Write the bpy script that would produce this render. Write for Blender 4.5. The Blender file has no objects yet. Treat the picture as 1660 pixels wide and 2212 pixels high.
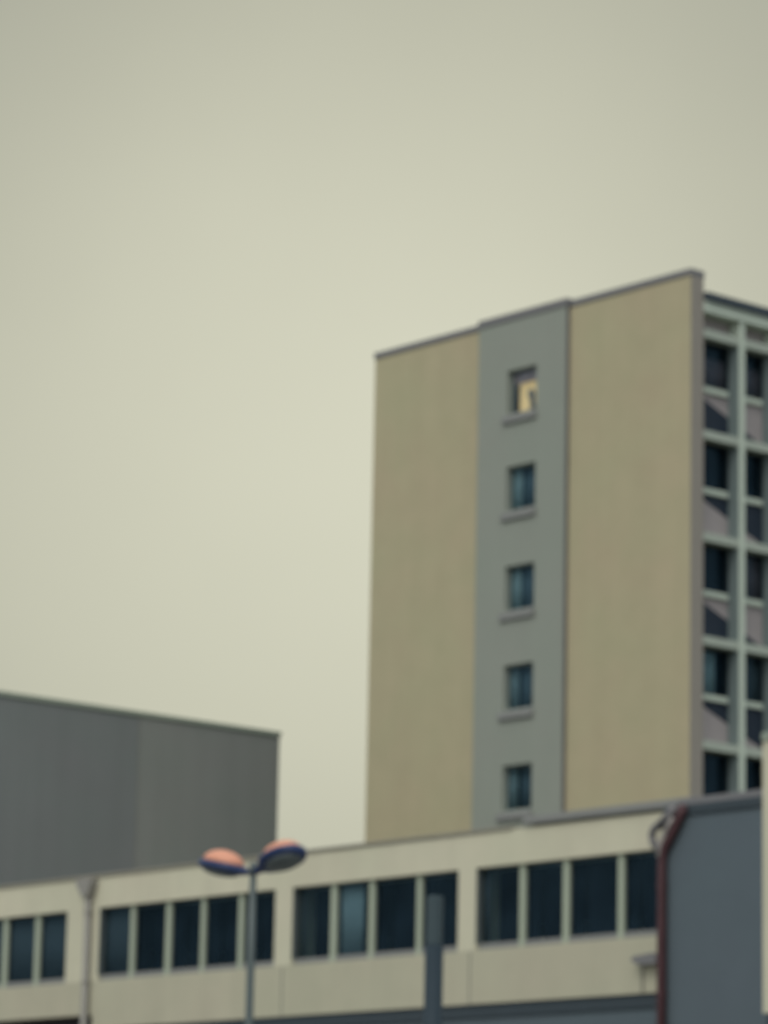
import bpy, bmesh, math, random
from mathutils import Vector, Matrix
random.seed(7)
SC = bpy.context.scene
COL = SC.collection

# ------------------------------------------------------------------ camera
cam_d = bpy.data.cameras.new('camera')
cam = bpy.data.objects.new('camera', cam_d)
COL.objects.link(cam)
SC.camera = cam
YAW, PITCH, ROLL = 0.856734515, 0.210948913, 0.020953270
fw = Vector((-math.sin(YAW)*math.cos(PITCH), math.cos(YAW)*math.cos(PITCH), math.sin(PITCH)))
r0 = fw.cross(Vector((0, 0, 1))).normalized()
u0 = r0.cross(fw)
rt = math.cos(ROLL)*r0 + math.sin(ROLL)*u0
up = -math.sin(ROLL)*r0 + math.cos(ROLL)*u0
m3 = Matrix((rt, up, -fw)).transposed()
cam.matrix_world = Matrix.Translation((0, 0, 1.6)) @ m3.to_4x4()
cam_d.sensor_fit = 'VERTICAL'
cam_d.sensor_height = 36.0
cam_d.lens = 36.0*7766.2/2212.0
cam_d.clip_start = 0.1
cam_d.clip_end = 5000
cam_d.dof.use_dof = True          # the photograph is focused close, everything far is soft
cam_d.dof.focus_distance = 5.0
cam_d.dof.aperture_fstop = 10.2

# ------------------------------------------------------------------ sky, sun, exposure
SUN = Vector((0.34, -0.62, 0.70)).normalized()
W = bpy.data.worlds.new('World')
SC.world = W
W.use_nodes = True
nt = W.node_tree
nt.nodes.clear()
N = nt.nodes.new
L = nt.links.new
out = N('ShaderNodeOutputWorld')
bg = N('ShaderNodeBackground')
bg.inputs['Strength'].default_value = 0.1
sky = N('ShaderNodeTexSky')
sky.sky_type = 'NISHITA'
sky.sun_disc = False
sky.sun_elevation = math.asin(SUN.z)
sky.sun_rotation = math.atan2(SUN.x, SUN.y)
sky.dust_density = 4.0
tc = N('ShaderNodeTexCoord')
nrm = N('ShaderNodeVectorMath'); nrm.operation = 'NORMALIZE'
L(tc.outputs['Generated'], nrm.inputs[0])


def vmath(op, a, b):
    n = N('ShaderNodeVectorMath'); n.operation = op
    L(a, n.inputs[0]); n.inputs[1].default_value = b
    return n.outputs['Value'] if op == 'DOT_PRODUCT' else n.outputs[0]


def math_(op, a, b=None, c=None, clamp=False):
    n = N('ShaderNodeMath'); n.operation = op; n.use_clamp = clamp
    for i, v in enumerate((a, b, c)):
        if v is None: continue
        if isinstance(v, (int, float)): n.inputs[i].default_value = v
        else: L(v, n.inputs[i])
    return n.outputs[0]


# lens vignette painted into the sky: a broad bright patch along the view
VIGNETTE_DIR = Vector((-0.7360, 0.6400, 0.2200)).normalized()
dv = vmath('DOT_PRODUCT', nrm.outputs[0], VIGNETTE_DIR)
t = math_('SUBTRACT', 1.0, dv)
patch = math_('POWER', 2.718, math_('MULTIPLY', t, -60.0))
noi = N('ShaderNodeTexNoise'); noi.inputs['Scale'].default_value = 9.0
noi.inputs['Detail'].default_value = 3.0; noi.inputs['Roughness'].default_value = 0.45
L(nrm.outputs[0], noi.inputs['Vector'])
patch = math_('ADD', patch, math_('MULTIPLY', math_('SUBTRACT', noi.outputs['Fac'], 0.5), 0.18), clamp=True)
cr = N('ShaderNodeMix'); cr.data_type = 'RGBA'
L(patch, cr.inputs['Factor'])
cr.inputs['A'].default_value = (2.95, 3.15, 2.35, 1)
cr.inputs['B'].default_value = (7.0, 6.9, 5.35, 1)
# away from that patch the overcast is cooler and more even
wide = math_('POWER', 2.718, math_('MULTIPLY', t, -9.0))
fc = N('ShaderNodeMix'); fc.data_type = 'RGBA'
L(wide, fc.inputs['Factor'])
fc.inputs['A'].default_value = (4.3, 4.9, 5.2, 1)
fc.inputs['B'].default_value = (2.62, 2.56, 1.80, 1)
L(fc.outputs['Result'], cr.inputs['A'])
# brighter cloud round the hidden sun
gl = math_('MAXIMUM', vmath('DOT_PRODUCT', nrm.outputs[0], SUN), 0.0)
gl = math_('POWER', gl, 1.5)
gcol = N('ShaderNodeMix'); gcol.data_type = 'RGBA'; gcol.blend_type = 'ADD'
gcol.inputs['Factor'].default_value = 1.0
gv = N('ShaderNodeMix'); gv.data_type = 'RGBA'
L(gl, gv.inputs['Factor'])
gv.inputs['A'].default_value = (0, 0, 0, 1)
gv.inputs['B'].default_value = (7.5, 7.6, 7.2, 1)
L(cr.outputs['Result'], gcol.inputs['A'])
L(gv.outputs['Result'], gcol.inputs['B'])
mx = N('ShaderNodeMix'); mx.data_type = 'RGBA'
mx.inputs['Factor'].default_value = 0.93
L(sky.outputs[0], mx.inputs['A'])
L(gcol.outputs['Result'], mx.inputs['B'])
L(mx.outputs['Result'], bg.inputs['Color'])
L(bg.outputs[0], out.inputs[0])

sd = bpy.data.lights.new('sun', 'SUN')
sd.energy = 0.6
sd.angle = math.radians(20)
sd.color = (1.0, 0.96, 0.88)
so = bpy.data.objects.new('sun', sd)
COL.objects.link(so)
so.rotation_euler = SUN.to_track_quat('Z', 'Y').to_euler()
SC.view_settings.view_transform = 'Standard'
SC.view_settings.look = 'None'
SC.view_settings.exposure = 0.0
SC.view_settings.gamma = 1.0

# ------------------------------------------------------------------ materials


def mat(name, col, rough=0.85, var=0.10, scale=1.2, metallic=0.0, spec=0.3, streak=0.0, hue=0.0, bump=0.0, fine=40.0):
    """plaster, paint, metal: base colour with large soft staining, grain and vertical rain streaks"""
    m = bpy.data.materials.new(name); m.use_nodes = True
    t = m.node_tree; b = t.nodes['Principled BSDF']
    b.inputs['Roughness'].default_value = rough
    b.inputs['Metallic'].default_value = metallic
    b.inputs['Specular IOR Level'].default_value = spec
    g = t.nodes.new('ShaderNodeNewGeometry')
    n1 = t.nodes.new('ShaderNodeTexNoise'); n1.inputs['Scale'].default_value = scale
    n1.inputs['Detail'].default_value = 5; n1.inputs['Roughness'].default_value = 0.6
    t.links.new(g.outputs['Position'], n1.inputs['Vector'])
    n2 = t.nodes.new('ShaderNodeTexNoise'); n2.inputs['Scale'].default_value = fine
    n2.inputs['Detail'].default_value = 4; n2.inputs['Roughness'].default_value = 0.8
    t.links.new(g.outputs['Position'], n2.inputs['Vector'])

    def M(op, a, b_):
        n = t.nodes.new('ShaderNodeMath'); n.operation = op
        for i, v in enumerate((a, b_)):
            if isinstance(v, (int, float)): n.inputs[i].default_value = v
            else: t.links.new(v, n.inputs[i])
        return n.outputs[0]
    f = M('ADD', M('MULTIPLY', M('SUBTRACT', n1.outputs['Fac'], 0.5), 3.0*var),
          M('MULTIPLY', M('SUBTRACT', n2.outputs['Fac'], 0.5), 1.5*var))
    if streak:
        mp = t.nodes.new('ShaderNodeMapping'); mp.inputs['Scale'].default_value = (1.6, 1.6, 0.07)
        t.links.new(g.outputs['Position'], mp.inputs['Vector'])
        n3 = t.nodes.new('ShaderNodeTexNoise'); n3.inputs['Scale'].default_value = 1.0
        n3.inputs['Detail'].default_value = 5
        t.links.new(mp.outputs[0], n3.inputs['Vector'])
        f = M('ADD', f, M('MULTIPLY', M('SUBTRACT', n3.outputs['Fac'], 0.5), 3.0*streak))
    f = M('ADD', f, 1.0)
    vm = t.nodes.new('ShaderNodeVectorMath'); vm.operation = 'SCALE'
    vm.inputs[0].default_value = col[:3]
    t.links.new(f, vm.inputs['Scale'])
    src = vm.outputs[0]
    if hue:
        n4 = t.nodes.new('ShaderNodeTexNoise'); n4.inputs['Scale'].default_value = 0.45
        n4.inputs['Detail'].default_value = 2
        t.links.new(g.outputs['Position'], n4.inputs['Vector'])
        mr = t.nodes.new('ShaderNodeMix'); mr.data_type = 'RGBA'
        t.links.new(n4.outputs['Fac'], mr.inputs['Factor'])
        mr.inputs['A'].default_value = (1+hue, 1-hue*.4, 1+hue*.3, 1)
        mr.inputs['B'].default_value = (1-hue, 1+hue*.4, 1-hue*.3, 1)
        mu = t.nodes.new('ShaderNodeVectorMath'); mu.operation = 'MULTIPLY'
        t.links.new(src, mu.inputs[0]); t.links.new(mr.outputs['Result'], mu.inputs[1])
        src = mu.outputs[0]
    t.links.new(src, b.inputs['Base Color'])
    if bump:
        bp = t.nodes.new('ShaderNodeBump'); bp.inputs['Strength'].default_value = bump
        bp.inputs['Distance'].default_value = 0.01
        t.links.new(n2.outputs['Fac'], bp.inputs['Height'])
        t.links.new(bp.outputs[0], b.inputs['Normal'])
    return m


def glass_mat(name, tint, trans=0.72, gloss=0.019, wav=0.0):
    m = bpy.data.materials.new(name); m.use_nodes = True
    t = m.node_tree; t.nodes.clear()
    o = t.nodes.new('ShaderNodeOutputMaterial')
    tr = t.nodes.new('ShaderNodeBsdfTransparent'); tr.inputs[0].default_value = (*[c*trans for c in tint], 1)
    gl = t.nodes.new('ShaderNodeBsdfGlossy'); gl.inputs['Roughness'].default_value = 0.04
    gl.inputs[0].default_value = (0.5, 0.8, 1.0, 1)
    n = t.nodes.new('ShaderNodeTexNoise'); n.inputs['Scale'].default_value = 1.3
    g = t.nodes.new('ShaderNodeNewGeometry')
    t.links.new(g.outputs['Position'], n.inputs['Vector'])
    mr = t.nodes.new('ShaderNodeMapRange')
    mr.inputs['To Min'].default_value = gloss*0.4; mr.inputs['To Max'].default_value = gloss*1.6
    t.links.new(n.outputs['Fac'], mr.inputs['Value'])
    mx = t.nodes.new('ShaderNodeMixShader')
    t.links.new(mr.outputs[0], mx.inputs[0])
    t.links.new(tr.outputs[0], mx.inputs[1]); t.links.new(gl.outputs[0], mx.inputs[2])
    t.links.new(mx.outputs[0], o.inputs[0])
    return m


def emit_mat(name, col, s):
    m = bpy.data.materials.new(name); m.use_nodes = True
    t = m.node_tree; b = t.nodes['Principled BSDF']
    n = t.nodes.new('ShaderNodeTexNoise'); n.inputs['Scale'].default_value = 3.0
    g = t.nodes.new('ShaderNodeNewGeometry'); t.links.new(g.outputs['Position'], n.inputs['Vector'])
    mr = t.nodes.new('ShaderNodeMapRange'); mr.inputs['To Min'].default_value = s*.8; mr.inputs['To Max'].default_value = s*1.2
    t.links.new(n.outputs['Fac'], mr.inputs['Value'])
    b.inputs['Base Color'].default_value = (*col, 1)
    b.inputs['Emission Color'].default_value = (*col, 1)
    t.links.new(mr.outputs[0], b.inputs['Emission Strength'])
    return m


M_ = {
    'beige':   mat('beige_render', (0.452, 0.397, 0.258), var=0.045, streak=0.04, hue=0.05),
    'strip':   mat('grey_render', (0.292, 0.31, 0.268), var=0.03, streak=0.02, hue=0.03),
    'slab':    mat('gable_edge_render', (0.31, 0.28, 0.245), var=0.04, streak=0.02),
    'coping':  mat('roof_edge_metal', (0.19, 0.185, 0.19), rough=0.6, var=0.05),
    'side_shade': mat('mauve_grey_side_shade', (0.16, 0.15, 0.155), rough=0.7, var=0.05),
    'roofdark': mat('dark_roof_sheet', (0.055, 0.07, 0.085), rough=0.6, var=0.05),
    'frame':   mat('pale_green_white_concrete', (0.55, 0.61, 0.52), var=0.04, streak=0.02),
    'spandrel': mat('mauve_grey_panel', (0.37, 0.33, 0.33), var=0.05),
    'navy':    mat('navy_panel', (0.020, 0.030, 0.048), rough=0.55, var=0.08),
    'white':   mat('weathered_cream_wall', (0.6, 0.565, 0.43), var=0.05, streak=0.055, hue=0.03),
    'low_cream':   mat('darker_cream_panel', (0.475, 0.445, 0.335), var=0.05, streak=0.06, hue=0.03),
    'concrete_warm': mat('warm_grey_concrete', (0.243, 0.252, 0.236), var=0.06, scale=0.25, streak=0.05, hue=0.04),
    'mullion': mat('pale_window_frame', (0.40, 0.44, 0.34), rough=0.6, var=0.04),
    'sillg':   mat('grey_sill_sheet', (0.24, 0.24, 0.23), rough=0.6, var=0.05),
    'joint':   mat('wall_joint_sealant', (0.22, 0.21, 0.18), var=0.05),
    'bluegrey': mat('blue_grey_cladding', (0.104, 0.131, 0.15), rough=0.8, var=0.05, streak=0.02, hue=0.03),
    'darkband': mat('dark_fascia_metal', (0.045, 0.06, 0.072), rough=0.6, var=0.06),
    'concrete': mat('dark_concrete', (0.204, 0.217, 0.216), var=0.06, scale=0.25, streak=0.06, hue=0.04),
    'beam':    mat('grey_green_concrete', (0.42, 0.46, 0.395), var=0.04, streak=0.02),
    'lining':  mat('dark_grey_window_lining', (0.115, 0.135, 0.14), rough=0.6, var=0.06),
    'reveal':  mat('grey_teal_frame', (0.19, 0.235, 0.235), rough=0.6, var=0.06),
    'roofline': mat('brown_grey_roof_edge', (0.27, 0.25, 0.205), rough=0.7, var=0.08),
    'edge':    mat('grey_green_coping', (0.30, 0.34, 0.28), rough=0.6, var=0.05),
    'redpipe': mat('dark_red_pipe', (0.085, 0.04, 0.045), rough=0.55, var=0.25, scale=1.5),
    'zinc':    mat('weathered_zinc', (0.19, 0.18, 0.185), rough=0.5, var=0.15, metallic=0.2),
    'palepipe': mat('pale_zinc', (0.40, 0.37, 0.35), rough=0.5, var=0.1),
    'greypipe': mat('grey_rainwater_pipe', (0.29, 0.275, 0.25), rough=0.6, var=0.12),
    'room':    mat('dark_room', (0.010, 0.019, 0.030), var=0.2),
    'curtain': mat('grey_curtain', (0.72, 0.8, 0.72), var=0.12, scale=6),
    'curtain_dim': mat('dim_teal_curtain', (0.175, 0.185, 0.185), var=0.15, scale=5),
    'curtain_far': mat('dark_teal_curtain', (0.26, 0.32, 0.34), var=0.15, scale=5),
    'curtain_mid': mat('grey_teal_curtain', (0.55, 0.62, 0.58), var=0.12, scale=5),
    'curtain_red': mat('brownish_curtain', (0.34, 0.23, 0.23), var=0.15, scale=5),
    'blind':   mat('mauve_roller_blind', (0.28, 0.24, 0.25), var=0.08),
    'lit':     emit_mat('lamp_lit_room', (0.60, 0.47, 0.22), 0.68),
    'glass':   glass_mat('window_glass', (0.86, 0.95, 1.0)),
    'glassclear': glass_mat('clear_window_glass', (1.0, 1.0, 1.0), trans=0.92, gloss=0.03),
    'blue':    mat('deep_blue_paint', (0.016, 0.035, 0.115), rough=0.35, var=0.08, spec=0.5),
    'salmon':  mat('salmon_orange_dome', (0.76, 0.34, 0.22), rough=0.45, var=0.03, spec=0.4),
    'lens':    mat('smoked_lens', (0.11, 0.13, 0.135), rough=0.2, var=0.15, scale=8, spec=0.5),
    'teal':    mat('blue_grey_pole_paint', (0.1, 0.125, 0.125), rough=0.45, var=0.08, spec=0.5),
    'teal2':   mat('dark_blue_post_paint', (0.024, 0.04, 0.054), rough=0.55, var=0.08),
    'teal3':   mat('grey_post_head', (0.05, 0.074, 0.084), rough=0.4, var=0.08),
    'roof':    mat('flat_roof_felt', (0.07, 0.07, 0.07), var=0.1),
    'asphalt': mat('asphalt', (0.05, 0.05, 0.052), var=0.12, scale=0.8, bump=0.3),
    'paving':  mat('paving', (0.20, 0.195, 0.18), var=0.08, scale=0.6, bump=0.2),
    'kerb':    mat('kerb_stone', (0.28, 0.275, 0.26), var=0.08),
    'ground':  mat('ground_soil', (0.09, 0.09, 0.07), var=0.15, scale=0.3),
    'paint':   mat('road_paint', (0.75, 0.75, 0.72), var=0.08),
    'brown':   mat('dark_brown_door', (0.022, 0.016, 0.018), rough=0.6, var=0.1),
}

# ------------------------------------------------------------------ mesh helpers


class MB:
    def __init__(s):
        s.bm = bmesh.new()

    def box(s, x0, x1, y0, y1, z0, z1, bevel=0.0):
        v = [s.bm.verts.new((x, y, z)) for x in (x0, x1) for y in (y0, y1) for z in (z0, z1)]
        F = [(0, 1, 3, 2), (4, 6, 7, 5), (0, 4, 5, 1), (2, 3, 7, 6), (0, 2, 6, 4), (1, 5, 7, 3)]
        fs = [s.bm.faces.new([v[i] for i in f]) for f in F]
        if bevel:
            es = list({e for f in fs for e in f.edges})
            bmesh.ops.bevel(s.bm, geom=es, offset=bevel, segments=2, affect='EDGES', profile=0.6)
        return s

    def prism(s, pts, d):
        """pts: list of 3d points of one face, d: extrusion vector"""
        a = [s.bm.verts.new(p) for p in pts]
        b = [s.bm.verts.new(Vector(p)+Vector(d)) for p in pts]
        s.bm.faces.new(a); s.bm.faces.new(b[::-1])
        n = len(a)
        for i in range(n):
            s.bm.faces.new((a[i], b[i], b[(i+1) % n], a[(i+1) % n]))
        return s

    def tube(s, pts, rad, seg=14):
        """a tube through the points, with radii (one value or one per point)"""
        pts = [Vector(p) for p in pts]
        if isinstance(rad, (int, float)): rad = [rad]*len(pts)
        rings = []
        for i, p in enumerate(pts):
            d = (pts[min(i+1, len(pts)-1)]-pts[max(i-1, 0)]).normalized()
            ref = Vector((0, 0, 1)) if abs(d.z) < 0.9 else Vector((1, 0, 0))
            a = d.cross(ref).normalized(); b = d.cross(a)
            rings.append([s.bm.verts.new(p+rad[i]*(math.cos(2*math.pi*k/seg)*a+math.sin(2*math.pi*k/seg)*b)) for k in range(seg)])
        for i in range(len(rings)-1):
            # keep rings aligned
            A, B = rings[i], rings[i+1]
            best = min(range(seg), key=lambda o: (A[0].co-B[o].co).length)
            sgn = 1 if (A[1].co-B[(best+1) % seg].co).length <= (A[1].co-B[(best-1) % seg].co).length else -1
            B = [B[(best+sgn*k) % seg] for k in range(seg)]
            rings[i+1] = B
            for k in range(seg):
                s.bm.faces.new((A[k], A[(k+1) % seg], B[(k+1) % seg], B[k]))
        s.bm.faces.new(rings[0][::-1]); s.bm.faces.new(rings[-1])
        return s

    def build(s, name, m, parent=None, smooth=False, label=None):
        bmesh.ops.recalc_face_normals(s.bm, faces=s.bm.faces)
        off = Vector((0, 0, 0))
        q = parent
        while q is not None:
            off += q.location; q = q.parent
        for v in s.bm.verts: v.co -= off
        me = bpy.data.meshes.new(name); s.bm.to_mesh(me); s.bm.free()
        me.materials.append(M_[m])
        if smooth:
            for p in me.polygons: p.use_smooth = True
        o = bpy.data.objects.new(name, me); COL.objects.link(o)
        if parent: o.parent = parent
        if label: o['label'] = label
        return o


def B(name, m, parent, *b, **k):
    return MB().box(*b, **k).build(name, m, parent)


def thing(name, label, cat, loc):
    o = bpy.data.objects.new(name, None); COL.objects.link(o)
    o.location = loc; o['label'] = label; o['category'] = cat
    o.empty_display_size = 1.0
    return o


def holed(mb, cuts_u, cuts_v, holes, P, depth):
    """a wall front in (u, v) with rectangular openings; P(u, v, d) -> point at depth d behind the front"""
    bm = mb.bm
    us, vs = sorted(set(cuts_u)), sorted(set(cuts_v))

    def ishole(i, j):
        if i < 0 or j < 0 or i >= len(us)-1 or j >= len(vs)-1: return None
        cu, cv = (us[i]+us[i+1])/2, (vs[j]+vs[j+1])/2
        return any(a < cu < b and c < cv < d for a, b, c, d in holes)

    def quad(pts):
        bm.faces.new([bm.verts.new(p) for p in pts])
    for i in range(len(us)-1):
        for j in range(len(vs)-1):
            u0_, u1_, v0_, v1_ = us[i], us[i+1], vs[j], vs[j+1]
            if ishole(i, j):
                if ishole(i-1, j) is False: quad([P(u0_, v0_, 0), P(u0_, v0_, depth), P(u0_, v1_, depth), P(u0_, v1_, 0)])
                if ishole(i+1, j) is False: quad([P(u1_, v0_, 0), P(u1_, v0_, depth), P(u1_, v1_, depth), P(u1_, v1_, 0)])
                if ishole(i, j-1) is False: quad([P(u0_, v0_, 0), P(u1_, v0_, 0), P(u1_, v0_, depth), P(u0_, v0_, depth)])
                if ishole(i, j+1) is False: quad([P(u0_, v1_, 0), P(u1_, v1_, 0), P(u1_, v1_, depth), P(u0_, v1_, depth)])
            else:
                quad([P(u0_, v0_, 0), P(u1_, v0_, 0), P(u1_, v1_, 0), P(u0_, v1_, 0)])
                for (di, dj, a, b) in ((-1, 0, (u0_, v0_), (u0_, v1_)), (1, 0, (u1_, v0_), (u1_, v1_)),
                                       (0, -1, (u0_, v0_), (u1_, v0_)), (0, 1, (u0_, v1_), (u1_, v1_))):
                    if ishole(i+di, j+dj) is None:
                        quad([P(*a, 0), P(*b, 0), P(*b, depth), P(*a, depth)])
                quad([P(u0_, v0_, depth), P(u1_, v0_, depth), P(u1_, v1_, depth), P(u0_, v1_, depth)])
    bmesh.ops.remove_doubles(bm, verts=bm.verts, dist=1e-4)
    return mb


def folds(mb, u0_, u1_, v0_, v1_, P, amp=0.03, pitch=0.11):
    """a hanging curtain with folds"""
    n = max(4, int((u1_-u0_)/pitch*4))
    A = []
    for k in range(n+1):
        u = u0_+(u1_-u0_)*k/n
        d = amp*math.sin(2*math.pi*(u-u0_)/pitch)+amp*.4*math.sin(5.3*u)
        A.append((mb.bm.verts.new(P(u, v0_, d)), mb.bm.verts.new(P(u, v1_, d*.7)),
                  mb.bm.verts.new(P(u, v0_, d+.006)), mb.bm.verts.new(P(u, v1_, d*.7+.006))))
    for a, b in zip(A, A[1:]):
        mb.bm.faces.new((a[0], b[0], b[1], a[1])); mb.bm.faces.new((a[2], a[3], b[3], b[2]))
        mb.bm.faces.new((a[0], a[2], b[2], b[0])); mb.bm.faces.new((a[1], b[1], b[3], a[3]))
    mb.bm.faces.new((A[0][0], A[0][1], A[0][3], A[0][2])); mb.bm.faces.new((A[-1][0], A[-1][2], A[-1][3], A[-1][1]))
    return mb


# ------------------------------------------------------------------ ground, road, pavement
def struct(o):
    o['kind'] = 'structure'
    return o


struct(B('ground', 'ground', None, -1500, 1500, -1500, 1500, -1.0, -0.02))
struct(B('road', 'asphalt', None, -300, 300, 4.0, 18.0, -0.5, 0.0))
struct(B('pavement', 'paving', None, -300, 300, 18.22, 52.3, -0.5, 0.12))
struct(B('pavement', 'paving', None, -300, 300, -6.0, 3.78, -0.5, 0.12))
kb = MB()
for y in (3.8, 18.0):
    for k in range(-60, 60):
        kb.box(k*1.5+0.01, k*1.5+1.49, y, y+0.2, -0.4, 0.13, bevel=0.015)
struct(kb.build('kerb', 'kerb', None))
rm = MB()
for k in range(-20, 20):
    rm.box(k*6.0, k*6.0+3.0, 10.94, 11.06, 0.001, 0.005)
struct(rm.build('road_marking', 'paint', None))

# ------------------------------------------------------------------ the residential tower
tw = thing('apartment_tower', 'tall beige apartment tower with a grey window strip up its blank gable wall', 'building', (-81.4, 82.0, 0))
YF = 76.40                      # gable wall plane
XL, XR = -88.77, -74.05
TOP = 31.92
# two beige fields of the gable and the grey strip standing 15 cm proud between them
B('gable_wall', 'beige', tw, XL, -83.46, YF, 77.6, 0, TOP)
B('gable_wall', 'beige', tw, -79.36, XR-0.005, YF, 76.95, 0, TOP)
SX0, SX1, SY = -83.45, -79.37, 76.25
wt = [30.27, 27.10, 23.86, 20.68, 17.49]
WX0, WX1 = -82.06, -80.72
holes = [(WX0, WX1, z-1.43, z) for z in wt]
PS = lambda u, v, d: (u, SY+d, v)
holed(MB(), [SX0, SX1, WX0, WX1], [0, 31.94]+[z for z in wt]+[z-1.43 for z in wt], holes, PS, 1.0).build('window_strip_wall', 'strip', tw)
B('strip_side_shade', 'side_shade', tw, SX1+.001, SX1+.012, SY+.01, YF-.003, 0, 31.93)  # shade on the strip's side face, put in as a dark mauve sheet
# coping on the gable top, in three lengths
MB().box(XL-0.03, -83.47, YF-0.04, 76.98, TOP, 32.13, bevel=0.012).build('coping', 'coping', tw)
MB().box(SX0-0.03, SX1+0.05, SY-0.04, 76.98, 31.94, 32.19, bevel=0.012).build('coping', 'coping', tw)
MB().box(-79.30, XR+0.02, YF-0.04, 76.98, TOP, 32.13, bevel=0.012).build('coping', 'coping', tw)
# the edge of the gable slab, seen from its end
MB().box(XR, XR+0.01, YF+0.004, 76.95, 0, TOP-0.004).build('gable_edge', 'slab', tw)
# core behind
B('core', 'strip', tw, XL+0.05, -74.66, 77.62, 90.4, 0, 31.0)
B('roof', 'roof', tw, XL+0.05, -74.70, 76.99, 90.4, 31.002, 31.12)


def gable_window(ztop, kind):
    x0, x1, z0, z1 = WX0, WX1, ztop-1.43, ztop
    yg = SY+0.22
    f = MB()
    fwid = 0.055
    f.box(x0, x0+fwid, yg-.03, yg+.03, z0, z1); f.box(x1-fwid, x1, yg-.03, yg+.03, z0, z1)
    f.box(x0+fwid, x1-fwid, yg-.03, yg+.03, z1-fwid, z1); f.box(x0+fwid, x1-fwid, yg-.03, yg+.03, z0, z0+fwid)
    w = f.build('window', 'reveal', tw, label='lit window with a mauve blind, topmost in the grey strip' if kind == 'lit' else None)
    B('pane', 'glassclear' if kind == 'lit' else 'glass', w, x0+fwid, x1-fwid, yg-.004, yg+.004, z0+fwid, z1-fwid)
    MB().prism([(x0-.17, SY-.10, z0-.30), (x0-.17, SY-.001, z0-.30), (x0-.17, SY-.001, z0-.03), (x0-.17, SY-.10, z0-.09)],
               (x1-x0+.22, 0, 0)).build('sill', 'sillg', w)
    MB().prism([(x0+.001, SY-.001, z0-.03), (x0+.001, yg-.031, z0+.05), (x0+.001, yg-.031, z0+.002), (x0+.001, SY-.001, z0-.04)],
               (x1-x0-.002, 0, 0)).build('sill', 'frame' if kind != 'lit' else 'sillg', w)
    PC = lambda u, v, d: (u, yg+.05+d, v)
    if kind == 'lit':
        B('lit_room', 'lit', w, x0+.002, x1-.002, yg+.20, yg+.22, z0, z1-.002)
        B('blind', 'blind', w, x0+.02, x1-.002, yg+.03, yg+.045, z1-.42, z1)
        folds(MB(), x0+.06, x0+.27, z0+.06, z1-.06, PC, amp=.012, pitch=.09).build('curtain', 'navy', w, smooth=True)
        c = MB()      # grey curtain gathered in a knot
        cx, cy = x0+.80, yg+.10
        c.tube([(cx+.06, cy, z0+.06), (cx+.05, cy, z0+.25), (cx+.02, cy, z0+.42), (cx-.02, cy, z0+.58), (cx-.01, cy, z0+.70), (cx+.02, cy, z0+.78)],
               [.095, .095, .09, .13, .12, .03], seg=16)
        c.build('curtain', 'curtain_dim', w, smooth=True)
    else:
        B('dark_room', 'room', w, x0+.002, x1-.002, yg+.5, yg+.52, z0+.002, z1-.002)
        if kind != 'dark':
            folds(MB(), x0+.48, x1-.05, z0+.06, z1-.06, lambda u, v, d: (u, yg+.12+d, v), amp=.015).build('curtain', 'curtain_far', w, smooth=True)
            folds(MB(), x0+.04, x0+(.48 if kind == 'c1' else .40), z0+.06, z1-.06, PC, amp=.015).build('curtain', 'curtain' if kind == 'c1' else 'curtain_mid', w, smooth=True)


for z, k in zip(wt, ('lit', 'c1', 'c1', 'c2', 'c2')):
    gable_window(z, k)

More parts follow.
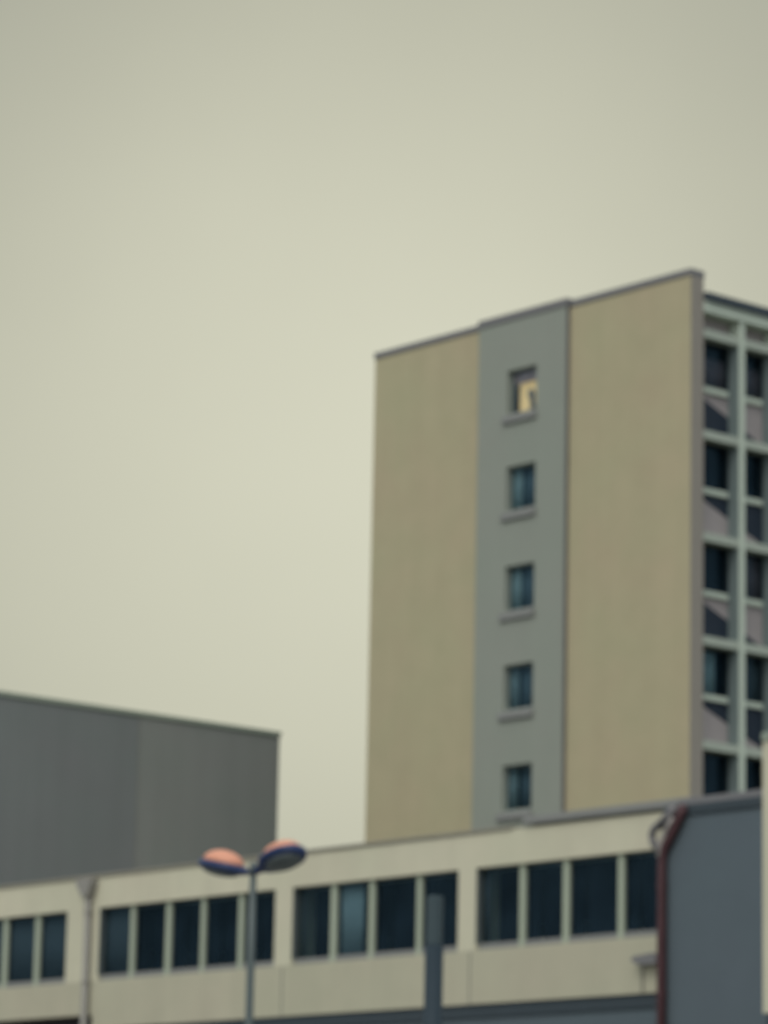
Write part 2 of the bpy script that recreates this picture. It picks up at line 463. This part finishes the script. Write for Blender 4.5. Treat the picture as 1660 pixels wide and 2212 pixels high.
# long side: concrete frame of posts and floor beams, recessed windows, spandrels with navy diagonals
XFr, XG = -74.05, -74.50
PIL = [78.55+1.55*k for k in range(8)]
for y in PIL:
    MB().box(XG-.05, XFr, y+.02, y+.25, 0, 30.86, bevel=0.012).build('pilaster', 'frame', tw)
MB().box(XG-.10, XFr+.16, 76.955, 90.6, 31.22, 31.48, bevel=0.02).build('roof_edge', 'roofdark', tw)
B('fascia', 'frame', tw, XG-.10, XFr+.05, 76.955, 90.6, 30.87, 31.215)
BAYS = [(76.955, 78.55)]+[(y+.28, y+1.55) for y in PIL[:-1]]
tones = {0: ['curtain_red', 'curtain_red', 'curtain_dim'], 1: [None, None, None], 2: [None, 'curtain_red', None],
         3: ['curtain', 'curtain_dim', None], 4: [None, None, None], 5: [None, None, None]}
for k in range(6):
    zb_ = 30.07-3.18*k
    for b, (y0, y1) in enumerate(BAYS):
        B('floor_beam', 'beam', tw, XG-.05, XFr-.03, y0, y1, zb_+.02, zb_+.28)
        zt, zs = zb_, zb_-1.42                 # glass
        PG = lambda u, v, d: (XG-d, u, v)
        f = MB(); a = .05
        f.box(XG-.06, XG, y0, y0+a, zs, zt-.001); f.box(XG-.06, XG, y1-a, y1, zs, zt-.001)
        f.box(XG-.06, XG, y0+a, y1-a, zt-a, zt+.019); f.box(XG-.06, XG, y0+a, y1-a, zs, zs+a)
        B('reveal_panel', 'reveal', tw, XG-.05, XFr-.035, y1-.022, y1-.002, zb_-3.18+.292, zb_-.002)
        w = f.build('window', 'navy', tw)
        B('pane', 'glass', w, XG-.034, XG-.026, y0+a, y1-a, zs+a, zt-a)
        B('sill', 'frame', w, XG-.05, XG+.10, y0+.001, y1-.14, zs-.17, zs-.002)
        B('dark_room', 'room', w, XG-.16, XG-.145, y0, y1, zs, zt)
        tn = tones[k][b] if b < 3 else random.choice([None, None, 'curtain_dim'])
        if tn:
            c0, c1 = (y0+.1, y1-.1) if tn != 'curtain' else (y0+.3, y0+1.05)
            folds(MB(), c0, c1, zs+.06, zt-(.45 if k == 0 else .08), lambda u, v, d: (XG-.09-d*.5, u, v), amp=.02).build('curtain', tn, w, smooth=True)
        # spandrel between this sill and the beam below
        zl = zb_-3.18+.291
        B('spandrel', 'spandrel', tw, XG-.16, XG-.02, y0, y1, zl, zs-.001)
    # the narrow spandrel at the very top is built once below
    # diagonals: on odd storeys the navy lies under the slope, on even ones over it
    z1, z0 = zb_-1.60, zb_-3.18+.30
    for s_ in range(4):
        ya = 77.0+s_*3.10
        yb = ya+3.2
        hi, lo = (z1+.02, z0-.02) if k % 2 == 0 else (z1-.02, z0+.02)
        for (y0, y1) in BAYS:
            c0, c1 = max(y0, ya), min(y1, yb)
            if c1-c0 < .05: continue
            za_ = hi+(lo-hi)*(c0-ya)/(yb-ya); zc_ = hi+(lo-hi)*(c1-ya)/(yb-ya)
            za_, zc_ = [min(max(q, z0+.005), z1-.005) for q in (za_, zc_)]
            if k % 2 == 0: pts = [(XG-.019, c0, z0), (XG-.019, c1, z0), (XG-.019, c1, zc_), (XG-.019, c0, za_)]
            else: pts = [(XG-.019, c0, za_), (XG-.019, c1, zc_), (XG-.019, c1, z1), (XG-.019, c0, z1)]
            MB().prism(pts, (.012, 0, 0)).build('diagonal_panel', 'navy', tw)
for (y0, y1) in BAYS:
    B('spandrel', 'spandrel', tw, XG-.16, XG-.02, y0, y1, 30.37, 30.869)
B('side_wall', 'spandrel', tw, -74.64, XG-.18, 76.955, 90.4, 0, 10.9)

# ------------------------------------------------------------------ the low cream building
lo_ = thing('office_building', 'low cream building with a long ribbon of dark windows under a flat roof', 'building', (-63.0, 57.0, 0))
Y0 = 52.75
WB, WT = 8.66, 10.44
OP = [(-71.22, -64.42), (-63.80, -58.13), (-57.56, -51.3)]
PW = lambda u, v, d: (u, Y0+d, v)
holed(MB(), [-71.36, -51.25]+[q for o in OP for q in o], [WB, WT, 11.20], [(a, b, WB, WT) for a, b in OP], PW, 0.75).build('upper_wall', 'white', lo_)
B('parapet_panel', 'low_cream', lo_, -71.36, -51.25, Y0, Y0+.75, 7.50, WB-.002)  # darker cream than the wall above
LOP = (-79.5, -72.57)
YL = Y0+0.02
holed(MB(), [-84.0, -71.37, *LOP], [WB, WT, 11.20], [(*LOP, WB, WT)], lambda u, v, d: (u, YL+d, v), 0.73).build('upper_wall', 'white', lo_)
B('parapet_panel', 'low_cream', lo_, -84.0, -71.37, YL, YL+.73, 7.84, WB-.002)
MB().box(-71.5, -56.4, Y0-.05, Y0+.7, 11.201, 11.27, bevel=.01).build('roof_edge', 'roofline', lo_)
MB().box(-84.0, -71.52, YL-.05, YL+.7, 11.201, 11.27, bevel=.01).build('roof_edge', 'roofline', lo_)
MB().box(-56.0, -51.0, Y0-.10, Y0+.7, 11.25, 11.43, bevel=.03).build('gutter', 'sillg', lo_)
B('roof', 'roof', lo_, -84.0, -51.2, Y0+.76, 66.0, 10.9, 11.15)
B('rear_wall', 'white', lo_, -84.0, -51.2, 65.7, 66.0, 0, 10.89)
B('end_wall', 'white', lo_, -84.0, -83.7, Y0+.8, 65.69, 0, 10.89)
B('floor_slab', 'roof', lo_, -83.69, -51.2, Y0+.78, 65.69, 8.0, 8.2)


def ribbon(op, muls, curt, yw, fr):
    """one opening: windows between mullions. muls: (left face, right face) X"""
    x0, x1 = op
    cells = []
    prev = x0
    for a, b in muls:
        cells.append((prev, a)); prev = b
    cells.append((prev, x1))
    B('jamb_lining', 'lining', lo_, x0+.001, x0+.022, yw+.02, yw+.139, 8.80, WT-.001)
    for a, b in muls:
        MB().box(a, b, yw+.08, yw+.20, WB, WT, bevel=.01).build('mullion', 'mullion', lo_)
    for i, (a, b) in enumerate(cells):
        f = MB(); t = .022
        f.box(a, b, yw+.14, yw+.19, WT-t, WT)
        f.box(a, a+t, yw+.14, yw+.19, 8.80, WT-t); f.box(b-t, b, yw+.14, yw+.19, 8.80, WT-t)
        w = f.build('window', 'lining', lo_)
        B('sill', fr, w, a, b, yw+.09, yw+.19, WB, 8.80)
        B('pane', 'glass', w, a+t, b-t, yw+.168, yw+.176, 8.80, WT-t)
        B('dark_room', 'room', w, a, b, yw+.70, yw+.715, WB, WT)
        c = curt.get(i)
        if c:
            m_, s0, s1 = c
            folds(MB(), a+(b-a)*s0, a+(b-a)*s1, 8.82, WT-.06, lambda u, v, d: (u, yw+.225+d, v), amp=.02, pitch=.14).build('curtain', m_, w, smooth=True)


def mm(xa, xb):   # measured on the wall plane: front of the mullion and where its side meets the glass
    return (xa-.08*1.2, xb-.17*1.3)


ribbon((-79.5, -72.57), [mm(-77.9, -77.6), mm(-76.6, -76.3), mm(-75.32, -75.01), mm(-73.93, -73.62)],
       {0: ('curtain_dim', 0, 1), 2: ('curtain_dim', .0, 1.), 3: ('curtain_dim', 0, 1), 4: ('curtain_dim', 0, 1)}, YL, 'sillg')
ribbon(OP[0], [mm(-69.95, -69.67), mm(-68.55, -68.24), mm(-67.19, -66.92), mm(-65.77, -65.48)],
       {0: ('curtain_dim', .0, .9)}, Y0, 'sillg')
ribbon(OP[1], [mm(-62.43, -62.12), mm(-61.10, -60.81), mm(-59.49, -59.21)],
       {0: ('curtain_dim', .05, .16), 1: ('curtain_mid', .02, .72)}, Y0, 'sillg')
ribbon(OP[2], [mm(-56.17, -55.88), mm(-54.83, -54.53), mm(-53.18, -52.89)],
       {0: ('curtain_dim', .03, .16)}, Y0, 'sillg')
# joints between the wall panels below the windows
for x in (-64.1, -57.72):
    B('joint', 'joint', lo_, x-.02, x+.02, Y0-.003, Y0+.01, 7.503, 8.62)
# recessed ground floor with its dark fascia
B('fascia', 'darkband', lo_, -71.3, -51.3, Y0+.06, Y0+.4, 7.22, 7.498)
B('lower_wall', 'bluegrey', lo_, -71.3, -51.3, Y0+.12, Y0+.5, 0, 7.218)
B('lower_wall', 'brown', lo_, -84.0, -71.72, YL+.35, YL+.7, 0, 7.838)
B('pier', 'bluegrey', lo_, -71.70, -71.31, Y0+.05, Y0+.7, 0, 7.48)
# grey rainwater pipe with hopper
dp = MB().tube([(-71.56, Y0-.10, 10.9), (-71.56, Y0-.10, 0.05)], .085).build('drainpipe', 'greypipe', lo_, smooth=True)
hp = MB()
hp.prism([(-71.92, Y0-.24, 11.16), (-71.30, Y0-.24, 11.16), (-71.30, Y0-.24, 11.05), (-71.46, Y0-.24, 10.72), (-71.66, Y0-.24, 10.72), (-71.92, Y0-.24, 11.05)], (0, .22, 0))
hp.build('hopper', 'greypipe', dp)
for z in (10.3, 8.6, 6.9):
    MB().tube([(-71.56, Y0-.10, z), (-71.56, Y0-.10, z+.06)], .102).build('clamp', 'greypipe', dp)
# small fixture on the wall beside the red pipe
fx = MB()
fx.prism([(-52.58, Y0-.02, 8.16), (-52.50, Y0-.02, 8.24), (-51.95, Y0-.02, 8.29), (-51.84, Y0-.02, 8.22), (-51.84, Y0-.02, 8.06), (-52.35, Y0-.02, 8.06)], (0, -.22, 0))
B('conduit', 'joint', lo_, -52.46, -52.42, Y0-.03, Y0-.001, 7.52, 8.05)
fx.build('wall_light', 'coping', lo_, label='small mauve grey fitting on the cream wall beside the dark red pipe')

# ------------------------------------------------------------------ the grey block on its right
gb = thing('grey_annexe', 'windowless blue grey block with a dark roof edge, right of the cream building', 'building', (-46.0, 57.0, 0))
YB = 52.55
B('wall', 'bluegrey', gb, -51.62, -42.0, YB, 66.0, 0, 11.04)
MB().box(-51.62, -41.95, YB-.06, 66.0, 11.04, 11.24, bevel=.015).build('roof_edge', 'darkband', gb)
MB().box(-51.30, -42.1, YB+.05, 65.8, 11.245, 11.40, bevel=.02).build('coping', 'coping', gb)
pY = YB-.12
rp = MB().tube([(-50.98, pY, 11.22), (-51.06, pY, 11.05), (-51.28, pY, 10.72), (-51.50, pY, 10.42), (-51.585, pY, 10.26), (-51.60, pY, 10.05), (-51.60, pY, 0.1)], .095).build('drainpipe', 'redpipe', gb, smooth=True, label='dark red drainpipe bent out from the roof edge at the corner of the grey block')
for z in (9.6, 7.4, 5.2):
    MB().tube([(-51.60, pY, z), (-51.60, pY, z+.07)], .112).build('clamp', 'redpipe', rp)
el = MB()
el.tube([(-51.18, pY-.03, 11.20), (-51.40, pY-.03, 11.02), (-51.66, pY-.03, 10.84)], .10)
el.build('gutter_outlet', 'zinc', gb, smooth=True)
el = MB()
el.tube([(-51.68, pY-.03, 10.86), (-51.80, pY-.03, 10.80), (-51.86, pY-.03, 10.68), (-51.82, pY-.03, 10.52), (-51.68, pY-.03, 10.36)], [.09, .085, .08, .08, .075])
el.build('pipe_elbow', 'zinc', gb, smooth=True)
el = MB()
el.tube([(-51.20, pY-.10, 10.98), (-51.38, pY-.10, 10.76), (-51.56, pY-.10, 10.50), (-51.62, pY-.10, 10.2)], .04)
el.build('thin_pipe', 'palepipe', gb, smooth=True)

# ------------------------------------------------------------------ the dark hall at the left
hl = thing('concrete_hall', 'windowless dark grey concrete block rising behind the low cream building', 'building', (-104.0, 67.0, 0))
B('wall', 'concrete', hl, -112.0, -95.86, 50.0, 72.38, 0, 20.06)
B('wall', 'concrete_warm', hl, -112.0, -95.86, 72.42, 78.49, 0, 20.06)
MB().box(-112.04, -95.80, 49.96, 78.53, 20.06, 20.22, bevel=.02).build('coping', 'edge', hl)
for y in (54.4, 60.4, 66.4, 72.4):
    B('joint', 'joint', hl, -95.87, -95.857, y-.015, y+.015, 0, 20.05)

# ------------------------------------------------------------------ the pale building at the right edge
pb = thing('pale_building', 'pale beige wall of a nearer building, just in at the right edge', 'building', (-36.0, 47.0, 0))
B('wall', 'white', pb, -40.86, -31.0, 43.90, 52.0, 6.06, 10.58)
MB().box(-40.86, -31.0, 43.86, 52.0, 10.58, 10.72, bevel=.02).build('coping', 'edge', pb)
B('plinth', 'darkband', pb, -40.82, -31.0, 43.95, 52.0, 0, 6.055)

# ------------------------------------------------------------------ street lamp with two heads
LX, LY = -31.09, 25.13
sl = thing('street_lamp', 'street lamp with two deep blue heads topped by salmon orange domes', 'street lamp', (LX, LY, 0.12))
MB().tube([(LX, LY, .12), (LX, LY, .5), (LX, LY, .55), (LX, LY, 2.4), (LX, LY, 2.5), (LX, LY, 5.1), (LX, LY, 6.10)],
          [.085, .085, .07, .07, .052, .044, .036], seg=20).build('pole', 'teal', sl, smooth=True)
MB().tube([(LX, LY, .12), (LX, LY, .16), (LX, LY, .17)], [.16, .16, .10], seg=20).build('base_plate', 'teal', sl)
MB().tube([(LX, LY, 6.00), (LX, LY, 6.08), (LX, LY, 6.13), (LX, LY, 6.15)], [.045, .05, .035, .01], seg=20).build('cap', 'teal', sl, smooth=True)


def head(sign, az, tilt, roll):
    h = Vector((math.cos(az), math.sin(az), 0))*sign
    ax = (h*math.cos(tilt)+Vector((0, 0, math.sin(tilt)))).normalized()
    sd_ = Vector((0, 0, 1)).cross(h).normalized()
    nr = ax.cross(sd_).normalized()
    if nr.z < 0: nr = -nr
    sd_, nr = (sd_*math.cos(roll)+nr*math.sin(roll)), (nr*math.cos(roll)-sd_*math.sin(roll))
    o = Vector((LX, LY, 6.03))
    P = lambda s, w, n: o+ax*s+sd_*w+nr*n

    def hw(s):     # half width of the housing along the arm
        if s < .14: return .030+.03*(s/.14)
        q = (s-.45)/.315
        e = .225*math.sqrt(max(0, 1-q*q)) if abs(q) < 1 else 0
        return max(e, .06*(1-(s-.14)/.08)) if s < .20 else e
    S = [0.02, .08, .14, .18, .22, .27, .33, .41, .50, .59, .66, .71, .745, .762]
    sec = [(-1, -.012), (-.97, .012), (-.8, .026), (0, .03), (.8, .026), (.97, .012), (1, -.012), (.93, -.034), (.6, -.05), (0, -.055), (-.6, -.05), (-.93, -.034)]
    mb = MB()
    rings = []
    for s in S:
        w = max(hw(s), .01); k = min(1, w/.10)
        rings.append([mb.bm.verts.new(P(s, a*w, b*(.5+.75*k)-.0)) for a, b in sec])
    for A, Bq in zip(rings, rings[1:]):
        n = len(A)
        for i in range(n): mb.bm.faces.new((A[i], A[(i+1) % n], Bq[(i+1) % n], Bq[i]))
    mb.bm.faces.new(rings[0]); mb.bm.faces.new(rings[-1][::-1])
    hd = mb.build('lamp_head', 'blue', sl, smooth=True)

    def cap(name, m, cs, rs, rw, hgt, base, sg):
        q = MB(); nu, nv = 24, 7
        R_ = []
        for j in range(nv):
            a = j/(nv)*math.pi/2
            R_.append([q.bm.verts.new(P(cs+rs*math.cos(a)*math.cos(2*math.pi*i/nu), rw*math.cos(a)*math.sin(2*math.pi*i/nu), base+sg*hgt*math.sin(a))) for i in range(nu)])
        tp = q.bm.verts.new(P(cs, 0, base+sg*hgt))
        for A, Bq in zip(R_, R_[1:]):
            for i in range(nu): q.bm.faces.new((A[i], A[(i+1) % nu], Bq[(i+1) % nu], Bq[i]))
        for i in range(nu): q.bm.faces.new((R_[-1][i], R_[-1][(i+1) % nu], tp))
        q.bm.faces.new(R_[0][::-1])
        q.build(name, m, hd, smooth=True)
    cap('dome', 'salmon', .45, .265, .19, .150, .030, 1)
    cap('lens', 'lens', .47, .235, .165, .06, -.062, -1)


head(-1, math.radians(12), math.radians(11.5), math.radians(3))
head(1, math.radians(8), math.radians(17), math.radians(-14))

# ------------------------------------------------------------------ the stout post
PX, PY = -32.15, 28.80
po = thing('post', 'stout dark blue grey post with a paler grey top section, right of the street lamp', 'post', (PX, PY, .12))
MB().tube([(PX, PY, .12), (PX, PY, 5.555)], .112, seg=24).build('shaft', 'teal2', po, smooth=True)
MB().tube([(PX, PY, 5.56), (PX, PY, 5.565), (PX, PY, 6.125), (PX, PY, 6.14)], [.096, .098, .098, .090], seg=24).build('head', 'teal3', po)
MB().tube([(PX, PY, .12), (PX, PY, .15)], .17, seg=24).build('base_plate', 'teal2', po)
